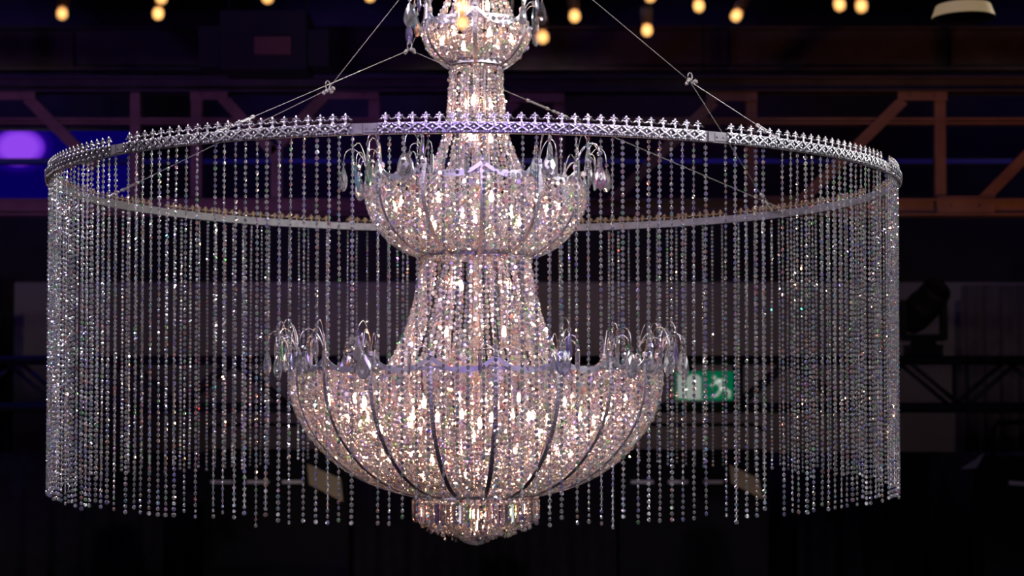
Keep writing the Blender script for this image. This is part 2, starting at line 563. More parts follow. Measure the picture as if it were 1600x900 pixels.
drape('stage_drape', -14.8, 14.8, 23.5, at(800, 706, 23.5).z, 0.0, 0.09, 0.45, drm, 'long black drape closing off the lower part of the hall')
p0, p1 = at(1508, 700, 26.3), at(1720, 700, 26.3)
drape('wall_curtain', p0.x, p1.x, 26.5, at(1500, 446, 26.5).z, at(1500, 720, 26.5).z, 0.07, 0.30, pdm, 'grey pleated curtain on the pale wall at far right')
p0, p1 = at(-160, 700, 25.8), at(14, 700, 25.8)
drape('black_leg_curtain', p0.x, p1.x, 26.0, at(0, 436, 26).z, 0.0, 0.08, 0.35, drm, 'narrow black curtain beside the pale wall at the left edge')
p0, p1 = at(1498, 700, 25.8), at(1508, 700, 25.8)

# ------------------------------------------------------------------ exit sign
grn = principled('exit_green', (0.0, 0.2, 0.09), 0.5, 0, emit=(0.0, 0.20, 0.085), strength=0.45)
wht = principled('exit_white', (0.8, 0.8, 0.8), 0.5, 0, emit=(0.62, 0.72, 0.62), strength=0.42)
Y = 19.5
a, b = at(1056, 626, Y), at(1146, 580, Y)
c = (a + b) / 2
ex = thing('exit_sign', (c.x, Y, c.z), 'green exit sign with white doorway and running figure, behind the crystal curtain', 'sign')
hw, hh = (b.x - a.x) / 2, (b.z - a.z) / 2
m = MB(); m.box((0, 0.05, 0), (2 * hw, 0.1, 2 * hh)); m.build('sign_box', grn, ex)
u = hh / 23


def sx(px):
    return (px - 1101) * u


def sz(py):
    return (603 - py) * u


m = MB()
arch = [(sx(1073), sz(624)), (sx(1073), sz(592))] + [(sx(1084 - 11 * math.cos(t)), sz(592 - 7 * math.sin(t))) for t in np.linspace(0.2, PI - 0.2, 7)] + [(sx(1095), sz(592)), (sx(1095), sz(624))]
arch = arch[::-1]
m.prism(arch, -0.012, 0.0)
m.prism([(sx(1059), sz(622)), (sx(1071), sz(622)), (sx(1071), sz(590)), (sx(1059), sz(584))], -0.012, 0.0)
m.build('doorway_symbol', wht, ex)
m = MB()


def limb(x1, y1, x2, y2, wd):
    m.bar((sx(x1), -0.008, sz(y1)), (sx(x2), -0.008, sz(y2)), wd * u, 0.012)


m.lathe([(3.2 * u, 0), (3.2 * u, 0.012)], 14, (sx(1116), 0.0, sz(590)), rot=Matrix.Rotation(PI / 2, 3, 'X'))
limb(1120, 593, 1130, 608, 8); limb(1122, 595, 1134, 594, 3.4); limb(1120, 597, 1110, 603, 3.4)
limb(1128, 606, 1120, 618, 4.4); limb(1130, 607, 1140, 612, 4.4); limb(1120, 618, 1112, 620, 3.6); limb(1140, 612, 1139, 622, 3.6)
m.build('running_figure', wht, ex)
m = MB(); m.tube([(0, 0.05, hh), (0, 0.05, 11.5 - c.z)], 0.012, 6); m.build('hanging_rod', M_DARK, ex)

# ------------------------------------------------------------------ dark cases with pale slots, low behind the ring
cream = principled('cream_side_panel', (0.40, 0.31, 0.19), 0.7, 0, 0.1, 3)
slotm = principled('pale_grey_slot', (0.62, 0.57, 0.60), 0.5, 0, 0.05, 5)
tubm = principled('black_tube_rail', (0.008, 0.007, 0.01), 0.8, 0.0, spec=0.1)


def case(x0, x1, dashes, panel, label):
    Y = 19.0
    cs = Y / F
    a = at(x0, 745, Y); b = at(x1, 700, Y)
    cx = (a.x + b.x) / 2
    t = thing('equipment_case', (cx, Y, 0), label, 'equipment case', 'equipment cases below the truss')
    wd = b.x - a.x
    ztop = at(x0, 706, Y).z
    m = MB(); m.box((0, 0.3, ztop / 2), (wd, 0.6, ztop)); m.box((0, 0.3, ztop - 0.02), (wd + 0.04, 0.64, 0.04)); m.build('body', tubm, t)
    h0 = at(x0, 664, Y).z
    r = 0.14
    pts = [(-wd / 2 + 0.03, 0.1, ztop)]
    for k in np.linspace(PI, PI / 2, 6):
        pts.append((-wd / 2 + 0.03 + r + r * math.cos(k), 0.1, h0 - r + r * math.sin(k)))
    for k in np.linspace(PI / 2, 0, 6):
        pts.append((wd / 2 - 0.03 - r + r * math.cos(k), 0.1, h0 - r + r * math.sin(k)))
    pts.append((wd / 2 - 0.03, 0.1, ztop))
    m = MB(); m.tube(pts, 0.022, 8); m.build('guard_rail', tubm, t, True)
    for (d0, d1) in dashes:
        p, q = at(d0, 753, Y - 0.02), at(d1, 753, Y - 0.02)
        m = MB(); m.box(((p.x + q.x) / 2 - cx, -0.015, p.z), (q.x - p.x, 0.03, 5 * cs)); m.build('slot', slotm, t)
    pp = [at(px, py, Y - 0.1) for px, py in panel]
    m = MB(); m.prism([(p.x - cx, p.z) for p in pp][::-1], -0.1, -0.06); m.build('side_panel', cream, t)
    return t


case(318, 545, ((329, 363), (386, 420), (441, 474)), ((480, 725), (532, 748), (536, 784), (483, 757)), 'black case with pale slots low behind the left of the big bowl')
case(968, 1200, ((986, 1021), (1044, 1075), (1099, 1130)), ((1140, 726), (1186, 748), (1192, 780), (1143, 755)), 'black case with pale slots low behind the curtain right of the bowl')


# covered lantern at far right, low
p = at(1560, 728, 19)
t = thing('floor_lantern', (p.x, 19.2, 0), 'dark floor lantern with a pale slanted flap at the right edge', 'stage light')
zz = p.z
m = MB(); m.box((0.1, 0, (zz + 0.1) / 2), (0.62, 0.5, zz + 0.1), taper=0.9); m.build('body', tubm, t)
m = MB()
q = [at(px, py, 18.9) for px, py in ((1500, 733), (1525, 731), (1537, 708))]
m.prism([(v.x - p.x, v.z) for v in q][::-1], -0.33, -0.3); m.build('flap', principled('pale_flap', (0.30, 0.29, 0.32), 0.6), t)
m = MB()
q0, q1 = at(1576, 754, 18.9), at(1604, 756, 18.9)
m.bar((q0.x - p.x, -0.32, q0.z), (q1.x - p.x, -0.32, q1.z), 0.05, 0.02); m.build('latch', slotm, t)
m = MB()
q = [at(px, py, 19.0) for px, py in ((1555, 715), (1555, 672), (1562, 661), (1640, 659))]
m.tube([(v.x - p.x, -0.1, v.z) for v in q], 0.03, 8); m.build('guard_rail', tubm, t, True)

# ventilation unit hanging dark in the roof at the left
Y = 17.0
a, b = at(302, 108, Y), at(520, 16, Y)
c = (a + b) / 2
t = thing('ventilation_unit', (c.x, Y, c.z), 'dark boxy ventilation unit hanging in the roof left of the chandelier', 'ventilation unit')
wd, ht = b.x - a.x, b.z - a.z
vm = principled('vent_unit_steel', (0.016, 0.014, 0.016), 0.7)
m = MB(); m.box((0.0, 0.3, 0), (wd * 0.62, 0.6, ht)); m.box((wd * 0.36, 0.3, -ht * 0.12), (wd * 0.22, 0.5, ht * 0.62)); m.box((-wd * 0.38, 0.3, -ht * 0.1), (wd * 0.18, 0.5, ht * 0.7)); m.build('housing', vm, t)
q0, q1 = at(398, 86, Y), at(455, 58, Y)
m = MB(); m.box(((q0.x + q1.x) / 2 - c.x, -0.02, (q0.z + q1.z) / 2 - c.z), (q1.x - q0.x, 0.04, q1.z - q0.z)); m.build('panel', principled('rust_brown_panel', (0.20, 0.09, 0.06), 0.7), t)
m = MB()
for s in (-1, 1):
    m.tube([(s * wd * 0.28, 0.3, ht / 2), (s * wd * 0.28, 0.3, 11.5 - c.z)], 0.015, 6)
m.build('hanger', M_DARK, t)

# high-bay lamp, top right
Y = 14.0
p = at(1505, 28, Y)
ks = Y / F
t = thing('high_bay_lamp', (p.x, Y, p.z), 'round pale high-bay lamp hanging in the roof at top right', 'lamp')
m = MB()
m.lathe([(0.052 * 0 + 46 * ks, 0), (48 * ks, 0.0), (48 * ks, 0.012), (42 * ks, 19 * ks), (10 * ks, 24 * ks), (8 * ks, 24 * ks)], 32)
m.build('shade', principled('cream_shade_added_glow', (0.62, 0.50, 0.30), 0.5, emit=(0.6, 0.44, 0.22), strength=0.35), t, False)  # shade only reflects; this emission stands in for light falling on it
m = MB(); m.lathe([(0.001, -6 * ks), (24 * ks, -5 * ks), (48.5 * ks, -1.2 * ks), (48.5 * ks, -0.002)], 32); m.build('lens', M_DARK, t, True)
m = MB(); m.lathe([(8 * ks, 24 * ks), (9 * ks, 26 * ks), (9 * ks, 60 * ks), (5 * ks, 66 * ks)], 20); m.build('ballast', M_DARK, t, False)
m = MB(); m.tube([(0, 0, 66 * ks), (0, 0, 11.5 - p.z)], 0.012, 6); m.build('rod', M_DARK, t)


# ------------------------------------------------------------------ crystal beads
def bead_template():
    an = np.arange(8) * PI / 4 + PI / 8
    g = np.stack([0.5 * np.cos(an), 0 * an, 0.5 * np.sin(an)], 1)
    f = np.stack([0.32 * np.cos(an), 0 * an - 0.5, 0.32 * np.sin(an)], 1)
    b = f * np.array((1, -1, 1))
    V = np.vstack([g, f, b])
    fs = [tuple(range(8, 16)), tuple(range(16, 24))[::-1]]
    for j in range(8):
        k = (j + 1) % 8
        fs.append((j, k, 8 + k, 8 + j)); fs.append((k, j, 16 + j, 16 + k))
    return V, np.array([i for f_ in fs for i in f_]), np.array([len(f_) for f_ in fs])


BV, BL, BS = bead_template()


def beads(mb_, C, Rt, Nm, Up, size, depth, mat=0):
    """Many beads: centres, right / facing / up axes, width and thickness of each."""
    n = len(C)
    V = (BV[None, :, 0:1] * Rt[:, None] * size[:, None, None] + BV[None, :, 1:2] * Nm[:, None] * depth[:, None, None]
         + BV[None, :, 2:3] * Up[:, None] * size[:, None, None] + C[:, None])
    off = (np.arange(n) * 24)[:, None]
    mb_.add(V.reshape(-1, 3), (BL[None] + off).ravel(), np.tile(BS, n), mat)


def unit(a):
    return a / (np.linalg.norm(a, axis=-1, keepdims=True) + 1e-12)


def bead_path(mb_, P, face, size, yaw, flat=0.5, mat=0, wire=0.0011, wmat=1):
    """Beads at the points P, turned by yaw about the string; face = outward direction of each."""
    P = np.array(P, float)
    T = unit(np.gradient(P, axis=0))
    Nf = unit(face - T * np.sum(face * T, 1, keepdims=True))
    Rt = np.cross(T, Nf)
    cy, sy = np.cos(yaw)[:, None], np.sin(yaw)[:, None]
    N2 = Nf * cy + Rt * sy
    R2 = Rt * cy - Nf * sy
    size = np.full(len(P), size, float) if np.ndim(size) == 0 else size
    beads(mb_, P, R2, N2, T, size, size * flat, mat)
    if wire:
        mb_.tube(P[[0, -1]] if len(P) < 3 else P, wire, 3, wmat, cap=False)


# ------------------------------------------------------------------ the crystal curtain ring
ZR = ZC + 0.882                  # top of the hoop's filigree
HOOP_H = 0.040
ring = thing('crystal_curtain_ring', (AX, D, ZR), 'wide silver hoop crowned with fleurs-de-lis and hung with long crystal bead strands', 'crystal curtain')


def ringp(th, r=R):
    return np.array((r * math.sin(th), -r * math.cos(th), 0.0))


# hoop: box section, ten pieces joined by splice plates
SPL = [math.radians(d) for d in (-43.4, -10.2, 27.8, 62.5, 98, 134, 170, 206, 242, 278)]
m = MB()
n = 240
an = np.arange(n) * 2 * PI / n
V = []
for r_, z_ in ((R + 0.008, 0), (R + 0.008, -HOOP_H), (R - 0.012, -HOOP_H), (R - 0.012, 0)):
    V.append(np.stack([r_ * np.sin(an), -r_ * np.cos(an), np.full(n, z_)], 1))
F_ = []
for k in range(4):
    for i in range(n):
        a, b = k * n + i, k * n + (i + 1) % n
        c_, d_ = ((k + 1) % 4) * n + (i + 1) % n, ((k + 1) % 4) * n + i
        F_.append((a, d_, c_, b))
m.faces(np.concatenate(V), F_)
hoop = m.build('hoop', M_HOOP, ring, True)
hoop.data.polygons.foreach_set('use_smooth', np.zeros(len(hoop.data.polygons), bool))
for th in SPL:
    m = MB()
    rot = np.array(Matrix.Rotation(th, 3, 'Z'))
    m.box(rot @ np.array((-0.022, -R - 0.011, -HOOP_H / 2)), (0.026, 0.006, HOOP_H * 0.92), rot)
    m.box(rot @ np.array((0.02, -R - 0.010, -HOOP_H / 2)), (0.05, 0.004, HOOP_H * 0.7), rot)
    for dx in (0.005, 0.035):
        m.lathe([(0.004, 0), (0.004, 0.004)], 8, rot @ np.array((dx, -R - 0.012, -HOOP_H / 2)), rot=rot @ np.array(Matrix.Rotation(PI / 2, 3, 'X')))
    m.build('splice_plate', M_HOOP, ring)


# fleur-de-lis finial, base at origin, facing -y ; silver outside, bare brass on the back
def finial_mb(step):
    m = MB()
    y = 0.0025
    # stem and foot
    m.prism([(-0.0036, 0.0), (0.0036, 0.0), (0.0026, 0.012), (-0.0026, 0.012)], -y, y)
    m.lathe([(0.0005, -0.001), (0.0062, 0.001), (0.0056, 0.004), (0.001, 0.006)], 6, (0, 0, 0.001), sy=0.8)
    # central petal
    m.lathe([(0.0004, 0.008), (0.0044, 0.013), (0.0034, 0.019), (0.0034, 0.025), (0.0052, 0.031), (0.0036, 0.0355), (0.0004, 0.0395)], 8, sy=0.75)
    # cross bar
    m.box((0, 0, 0.0265), (0.024, 0.0055, 0.0036))
    for s in (-1, 1):
        m.lathe([(0.0003, -0.0028), (0.0026, 0), (0.0003, 0.0028)], 6, (s * 0.0125, 0, 0.0265))
        # curling side petals that reach the neighbour
        pts = [(s * 0.001, 0, 0.008), (s * 0.005, 0, 0.016), (s * 0.011, 0, 0.0195), (s * 0.0165, 0, 0.017), (s * 0.0178, 0, 0.012)]
        m.tube(smooth_curve(pts, 9), np.array([0.0022, 0.003, 0.0034, 0.0034, 0.0032, 0.003, 0.003, 0.0032, 0.0018]), 5)
        m.tube([(s * 0.0165, 0, 0.0145), (s * (step / 2 + 0.0005), 0, 0.0135)], 0.002, 4)
        m.lathe([(0.0003, -0.0032), (0.0032, 0), (0.0003, 0.0032)], 6, (s * step / 2, 0, 0.0135))
    return m


def filigree_mb(step):
    """One repeat of the pierced band under the finials: crossed ribbons, a bud and a scalloped hem."""
    m = MB()
    H = HOOP_H - 0.002
    h = step / 2
    y = -0.006
    m.box((0, y + 0.003, -0.0015), (step, 0.005, 0.003))
    m.box((0, y + 0.003, -H + 0.004), (step, 0.005, 0.003))
    for s in (-1, 1):
        m.bar((-s * h * 0.92, y - 0.003, -0.003), (s * h * 0.92, y - 0.003, -H + 0.007), 0.0048, 0.006)
        m.bar((s * 0.001, y - 0.001, -0.004), (s * h * 0.55, y - 0.001, -0.011), 0.003, 0.005)
        m.lathe([(0.0004, -H * 0.30), (0.003, -H * 0.36), (0.0046, -H * 0.5), (0.003, -H * 0.64), (0.0004, -H * 0.72)], 6, (s * h, y - 0.001, 0), sy=0.8)
        m.lathe([(0.0004, 0.0075), (0.0036, 0.003), (0.0036, -0.001), (0.0006, -0.006)], 6, (s * h * 0.5, y, -H + 0.002), sy=0.7)
    m.lathe([(0.0006, 0.006), (0.0045, 0.002), (0.005, -0.004), (0.0006, -0.011)], 8, (0, y - 0.001, -0.004), sy=0.7)
    m.lathe([(0.0006, 0.007), (0.0055, 0.002), (0.004, -0.003), (0.0006, -0.006)], 8, (0, y, -H + 0.002), sy=0.7)
    m.lathe([(0.0006, 0.005), (0.004, 0), (0.0006, -0.005)], 6, (0, y - 0.002, -H / 2), sy=0.8)
    return m


STEP = 2 * PI * R / 264
FIN = finial_mb(STEP)
FIL = filigree_mb(STEP)


def two_tone(me):
    """Second slot on the faces that look inwards (+y)."""
    nrm = np.zeros(len(me.polygons) * 3); me.polygons.foreach_get('normal', nrm)
    me.polygons.foreach_set('material_index', (nrm.reshape(-1, 3)[:, 1] > 0.3).astype(np.int32))
    return me


fin_me = two_tone(FIN.mesh('finial', [M_SILVER, M_BRASS]))
rest = MB()
HALF_GAP = math.radians(1.45)
dth = 2 * PI / 264
fin_n = 0
n_pan = len(SPL)
for k in range(n_pan):
    t0 = SPL[k] + HALF_GAP
    t1 = SPL[(k + 1) % n_pan] - HALF_GAP
    if t1 < t0:
        t1 += 2 * PI
    cnt = int((t1 - t0) / dth)
    stp = (t1 - t0) / cnt
    tm = (t0 + t1) / 2
    pan = MB()
    for i in range(cnt):
        th = t0 + (i + 0.5) * stp
        M = Matrix.Translation(Vector(ringp(th, R + 0.008))) @ Matrix.Rotation(th, 4, 'Z')
        if i in (1, 1 + cnt // 2):      # dark clip where two castings meet
            pan.merge(FIL, M)
            q = Matrix.Translation(Vector(ringp(th + stp / 2, R + 0.016))) @ Matrix.Rotation(th + stp / 2, 4, 'Z')
            c4 = MB(); c4.box((0, 0, -HOOP_H / 2), (0.004, 0.006, HOOP_H + 0.004), mat=1); pan.merge(c4, q)
        else:
            pan.merge(FIL, M)
    po = pan.build('crest_panel', [M_SILVER, M_DARK], ring)
    for i in range(cnt):
        th = t0 + (i + 0.5) * stp
        a_ = (th + PI) % (2 * PI) - PI
        if abs(a_) < math.radians(69):
            o = put('finial', fin_me, po, ringp(th, R + 0.004), th)
            fin_n += 1
        else:
            rest.merge(FIN, Matrix.Translation(Vector(ringp(th, R + 0.004))) @ Matrix.Rotation(th, 4, 'Z'))
rme = rest.mesh('finial', [M_SILVER, M_BRASS])
nrm = np.zeros(len(rme.polygons) * 3); rme.polygons.foreach_get('normal', nrm); nrm = nrm.reshape(-1, 3)
cen = np.zeros(len(rme.polygons) * 3); rme.polygons.foreach_get('center', cen); cen = cen.reshape(-1, 3)
inw = -np.sum(nrm[:, :2] * unit(cen[:, :2]), 1) > 0.3
rme.polygons.foreach_set('material_index', inw.astype(np.int32))
ro = put('finial', rme, ring); ro['kind'] = 'stuff'


# strands
def strand_mb(length, seed):
    g = np.random.default_rng(seed)
    pitch = 0.0215
    n = int(length / pitch)
    z = -0.012 - np.arange(n) * pitch
    P = np.stack([np.cumsum(g.normal(0, 0.00022, n)), np.cumsum(g.normal(0, 0.00022, n)), z], 1)
    yaw = g.uniform(0, PI) + np.cumsum(g.normal(0, 0.10, n)) + g.normal(0, 0.16, n) + z * g.normal(0, 0.9)
    size = np.full(n, 0.0165) * g.uniform(0.94, 1.04, n)
    size[-1] *= 1.12
    m_ = MB()
    Pw = np.vstack([[[0, 0, 0.004]], P])
    bead_path(m_, P, np.tile(np.array((0, -1.0, 0)), (n, 1)), size, yaw, 0.5, 0, 0)
    m_.tube(Pw[::3] if len(Pw[::3]) > 1 else Pw, 0.0011, 3, 1, cap=False)
    return m_


NV = 28
SV = [strand_mb(1.412 + rng.normal(0, 0.012), 100 + k) for k in range(NV)]
SVme = [s.mesh('bead_strand', [M_CRY, M_WIRE]) for s in SV]
skip = set()
back = MB()
ns = 0
angs = [(i + 0.5) * dth for i in range(-66, 66)]                     # front half: one strand under every finial
nb = 100
angs += [PI / 2 + (i + 0.5) * PI / nb for i in range(nb)]            # back half hung a little wider
angs.sort(key=lambda t_: abs((t_ + PI) % (2 * PI) - PI))
for th in angs:
    th = (th + PI) % (2 * PI) - PI
    deg = math.degrees(th)
    # a few strands are missing beside the splices
    if any(abs((th - s + PI) % (2 * PI) - PI) < math.radians(0.8) for s in SPL) or random.random() < 0.04:
        continue
    th += random.gauss(0, 0.0016)
    p = ringp(th, R - 0.002) + np.array((0, 0, -HOOP_H - 0.002 + random.gauss(0, 0.004)))
    k = random.randrange(NV)
    rz = th + random.uniform(-PI, PI)
    if ns < 100:
        put('bead_strand', SVme[k], ring, p, rz)
        ns += 1
    else:
        back.merge(SV[k], Matrix.Translation(Vector(p)) @ Matrix.Rotation(rz, 4, 'Z'))
bo = back.build('bead_strand', [M_CRY, M_WIRE], ring); bo['kind'] = 'stuff'

# suspension: hub above, three nodes, legs to the hoop
OR = np.array((AX, D, ZR))
HUB = np.array((0, 0, zaxis(-158) - ZR))


def rel(px, py, Y):
    return np.array(at(px, py, Y)) - OR


n1, n2, n3 = rel(640, 78, 7.25), rel(512, 140, 7.0), rel(1078, 127, 7.1)


def cable(name, pts, rad=0.0014):
    m_ = MB(); m_.tube(pts, rad, 6)
    return m_.build(name, M_ROPE, ring, True)


def hp(deg):
    q = ringp(math.radians(deg), R - 0.002); q[2] = 0.0
    return q


for nd, legs in ((n1, (-27.6, 122)), (n2, (-104,)), (n3, (37.0, 125))):
    cable('suspension_cable', [HUB, nd])
    for a_ in legs:
        q = hp(a_)
        v = q - nd
        cable('suspension_cable', [nd, q])
        # turnbuckle close to the hoop
        d_ = v / np.linalg.norm(v)
        L = np.linalg.norm(v)
        m = MB()
        t_ = np.array(Vector(d_).to_track_quat('Z', 'Y').to_matrix())
        c0 = nd + d_ * (0.75 if nd is n1 and a_ > 90 else L - 0.20)
        for s in (-1, 1):
            m.bar(c0 + t_ @ np.array((s * 0.008, 0, -0.05)), c0 + t_ @ np.array((s * 0.008, 0, 0.05)), 0.004, 0.004)
        for e_ in (-0.06, 0.06):
            m.lathe([(0.002, -0.010), (0.008, -0.007), (0.008, 0.007), (0.002, 0.010)], 8, c0 + d_ * e_, rot=t_)
        for e_ in (0.10, 0.125, 0.15, 0.175):
            m.lathe([(0.002, -0.014), (0.007, -0.006), (0.007, 0.006), (0.002, 0.014)], 6, c0 + d_ * e_, rot=t_)
        m.build('turnbuckle', M_ROPE, ring)
    m = MB()
    for k in range(5):
        o_ = rng.normal(0, 0.008, 3)
        m.lathe([(0.002, -0.011), (0.008, -0.005), (0.008, 0.004), (0.002, 0.011)], 8, nd + o_ + np.array((0.010 * (k - 2), 0, 0)), rot=Matrix.Rotation(0.6 * k, 3, 'Y'))
    m.tube([nd + np.array((0.01 * math.cos(t_) , 0, 0.02 + 0.02 * math.sin(t_))) for t_ in np.linspace(0, 2 * PI, 12)], 0.003, 6)
    m.build('shackle', M_ROPE, ring)
m = MB(); m.lathe([(0.02, -0.03), (0.10, -0.03), (0.11, 0), (0.10, 0.03), (0.02, 0.03)], 24, HUB); m.build('suspension_hub', M_DARK, ring)


# ------------------------------------------------------------------ the chandelier
cha = thing('crystal_chandelier', (AX, D, zaxis(770)), 'tall tiered crystal chandelier glowing warm, with three bead bowls one below another', 'chandelier')
ZB = zaxis(770)


def prof(pp):
    return [(hw_ * S, zaxis(y_) - ZB) for hw_, y_ in pp]


def cyl(ph, r, z):
    return np.stack([r * np.sin(ph), -r * np.cos(ph), z], -1)


def meridian(pr, size, taper=0.5, frac=1.0, start=0.0):
    """Bead centres (r, z, size) along a profile; the beads shrink with the radius."""
    C, s = smooth_curve(pr, None)
    rmax = C[:, 0].max()
    out = []
    u = start
    while u < s[-1] * frac:
        r, z = np.interp(u, s, C[:, 0]), np.interp(u, s, C[:, 1])
        k = (r / rmax) ** taper
        out.append((r, z, size * k))
        u += size * k * 1.02
    return np.array(out)


def mer_strand(m_, me, ph, jit=0.4, dr=0.0, flat=0.55):
    n_ = len(me)
    if n_ < 2:
        return
    pj = ph + rng.normal(0, 0.0015, n_) / np.maximum(me[:, 0], 0.05)
    P = cyl(pj, me[:, 0] + dr + rng.normal(0, 0.0035, n_), me[:, 1])
    face = np.stack([np.sin(pj), -np.cos(pj), 0 * pj], 1)
    T = unit(np.gradient(P, axis=0))
    face = unit(face - T * np.sum(face * T, 1, keepdims=True))
    bead_path(m_, P, face, me[:, 2] * rng.uniform(0.92, 1.06, n_), rng.normal(0, jit, n_), flat)


def band_ring(r, z0_, z1_, th_=0.006, n_=96):
    m_ = MB()
    an_ = np.arange(n_) * 2 * PI / n_
    V_ = [np.stack([q * np.sin(an_), -q * np.cos(an_), np.full(n_, z_)], 1) for q, z_ in ((r, z1_), (r, z0_), (r - th_, z0_), (r - th_, z1_))]
    F2 = [(k * n_ + i, ((k + 1) % 4) * n_ + i, ((k + 1) % 4) * n_ + (i + 1) % n_, k * n_ + (i + 1) % n_) for k in range(4) for i in range(n_)]
    m_.faces(np.concatenate(V_), F2)
    return m_


def scallop(r, ztop, drop, nrib, ph0, hgt, th_=0.004):
    """Band hanging in swags between the rib tops."""
    m_ = MB()
    K = 14
    n_ = nrib * K
    i = np.arange(n_)
    ph = ph0 + i * 2 * PI / n_
    u = (i % K) / K
    zc = ztop - drop * (1 - np.abs(2 * u - 1) ** 2.2)
    V_ = [np.stack([q * np.sin(ph), -q * np.cos(ph), zc + dz_], 1) for q, dz_ in ((r, 0), (r, -hgt), (r - th_, -hgt), (r - th_, 0))]
    F2 = [(k * n_ + j, ((k + 1) % 4) * n_ + j, ((k + 1) % 4) * n_ + (j + 1) % n_, k * n_ + (j + 1) % n_) for k in range(4) for j in range(n_)]
    m_.faces(np.concatenate(V_), F2)
    return m_


def rib_mb(pr, ztop, width=0.02, th_=0.005, off=0.011):
    """Strap following the bowl's profile, standing at phi = 0 (facing -y)."""
    C = smooth_curve(pr, 40)
    C = np.vstack([[(C[0, 0], ztop)], C])
    T = np.gradient(C, axis=0); T /= np.linalg.norm(T, axis=1, keepdims=True)
    Nn = np.stack([-T[:, 1], T[:, 0]], 1)
    Nn *= np.sign(Nn[:, 0:1] + 1e-9 + (Nn[:, 0:1] == 0))
    Nn[Nn[:, 0] < 0] *= -1
    o1, o2 = C + Nn * off, C + Nn * (off + th_)
    n_ = len(C)
    V_ = []
    for q, x in ((o2, -width / 2), (o2, width / 2), (o1, width / 2), (o1, -width / 2)):
        V_.append(np.stack([np.full(n_, x), -q[:, 0], q[:, 1]], 1))
    F2 = [(k * n_ + i, k * n_ + i + 1, ((k + 1) % 4) * n_ + i + 1, ((k + 1) % 4) * n_ + i) for k in range(4) for i in range(n_ - 1)]
    F2 += [(0, n_, 2 * n_, 3 * n_), (n_ - 1, 4 * n_ - 1, 3 * n_ - 1, 2 * n_ - 1)]
    m_ = MB(); m_.faces(np.concatenate(V_), F2)
    m_.lathe([(0.004, -0.016), (0.014, -0.008), (0.014, 0.008), (0.004, 0.016)], 8, (0, -C[0, 0] - off, ztop))
    return m_


# pendants, hung from the origin
def cut_drop(width, length, flat=0.5, bead=0.022):
    m_ = MB()
    z = -0.004
    beads(m_, np.array([[0, 0, z - bead / 2]]), np.array([[1., 0, 0]]), np.array([[0, 1., 0]]), np.array([[0, 0, 1.]]), np.array([bead]), np.array([bead * 0.6]))
    zt_ = z - bead - 0.004
    pr = [(0.06, 0), (0.20, 0.10), (0.36, 0.28), (0.48, 0.50), (0.50, 0.66), (0.42, 0.83), (0.24, 0.95), (0.04, 1.0)]
    rings = []
    for k_, (a_, b_) in enumerate(pr[::-1]):
        an_ = (np.arange(8) + 0.5 * (k_ % 2)) * PI / 4
        rings.append(np.stack([a_ * width * np.cos(an_), a_ * width * flat * np.sin(an_), np.full(8, zt_ - b_ * length)], 1))
    fs = [tuple(range(8))[::-1], tuple((len(pr) - 1) * 8 + j_ for j_ in range(8))]
    for k_ in range(len(pr) - 1):          # lozenge facets
        for j_ in range(8):
            a0, a1 = k_ * 8 + j_, k_ * 8 + (j_ + 1) % 8
            b0, b1 = a0 + 8, a1 + 8
            fs += [(a0, a1, b0), (a1, b1, b0)] if k_ % 2 == 0 else [(a0, a1, b1), (a0, b1, b0)]
    m_.faces(np.concatenate(rings), fs)
    m_.tube([(0, 0, 0.004), (0, 0, zt_ - 0.006)], 0.0012, 4, 1)
    return m_


def cut_prism(width, length, bead=0.016):
    m_ = MB()
    z = -0.004
    beads(m_, np.array([[0, 0, z - bead / 2]]), np.array([[1., 0, 0]]), np.array([[0, 1., 0]]), np.array([[0, 0, 1.]]), np.array([bead]), np.array([bead * 0.6]))
    zt_ = z - bead - 0.003
    m_.lathe([(0.1 * width, zt_ - length), (0.5 * width, zt_ - length * 0.86), (0.5 * width, zt_ - 0.006), (0.2 * width, zt_)], 6, sy=0.7, phase=PI / 6)
    m_.tube([(0, 0, 0.004), (0, 0, zt_ - 0.004)], 0.0012, 4, 1)
    return m_


PM = [M_PEN, M_WIRE]
DROP_BIG = cut_drop(0.072, 0.118).mesh('teardrop_pendant', PM)
DROP_MED = cut_drop(0.046, 0.100).mesh('teardrop_pendant', PM)
DROP_SLIM = cut_drop(0.032, 0.112).mesh('teardrop_pendant', PM)
PRISM = cut_prism(0.018, 0.096).mesh('prism_pendant', PM)


def spray(parent, ph, r, z, k, plan, reach=1.0):
    """Curved wires that fan out of a rib top, each with a pendant at its end."""
    m_ = MB()
    base = cyl(ph, r, z)
    ends = []
    for (da, out_, rise, end, me_) in plan:
        a_ = ph + math.radians(da + random.uniform(-6, 6))
        dr_ = np.array((math.sin(a_), -math.cos(a_), 0))
        o_, h_, e_ = out_ * reach * random.uniform(0.85, 1.15), rise * random.uniform(0.85, 1.12), end
        pts = [base, base + dr_ * o_ * 0.22 + np.array((0, 0, h_ * 0.62)), base + dr_ * o_ * 0.58 + np.array((0, 0, h_)),
               base + dr_ * o_ * 0.9 + np.array((0, 0, h_ * 0.86)), base + dr_ * o_ + np.array((0, 0, e_))]
        C = smooth_curve(pts, 14)
        m_.tube(C, 0.0019, 5, 0)
        ends.append((C[-1], me_))
    m_.lathe([(0.002, -0.012), (0.011, -0.006), (0.012, 0.006), (0.004, 0.014)], 8, base)
    m_.build('wire_spray', M_WIRE, parent, True)
    for p_, me_ in ends:
        if me_ is None:
            continue
        put(me_.name.split('.')[0], me_, parent, p_, ph + random.uniform(-0.5, 0.5))


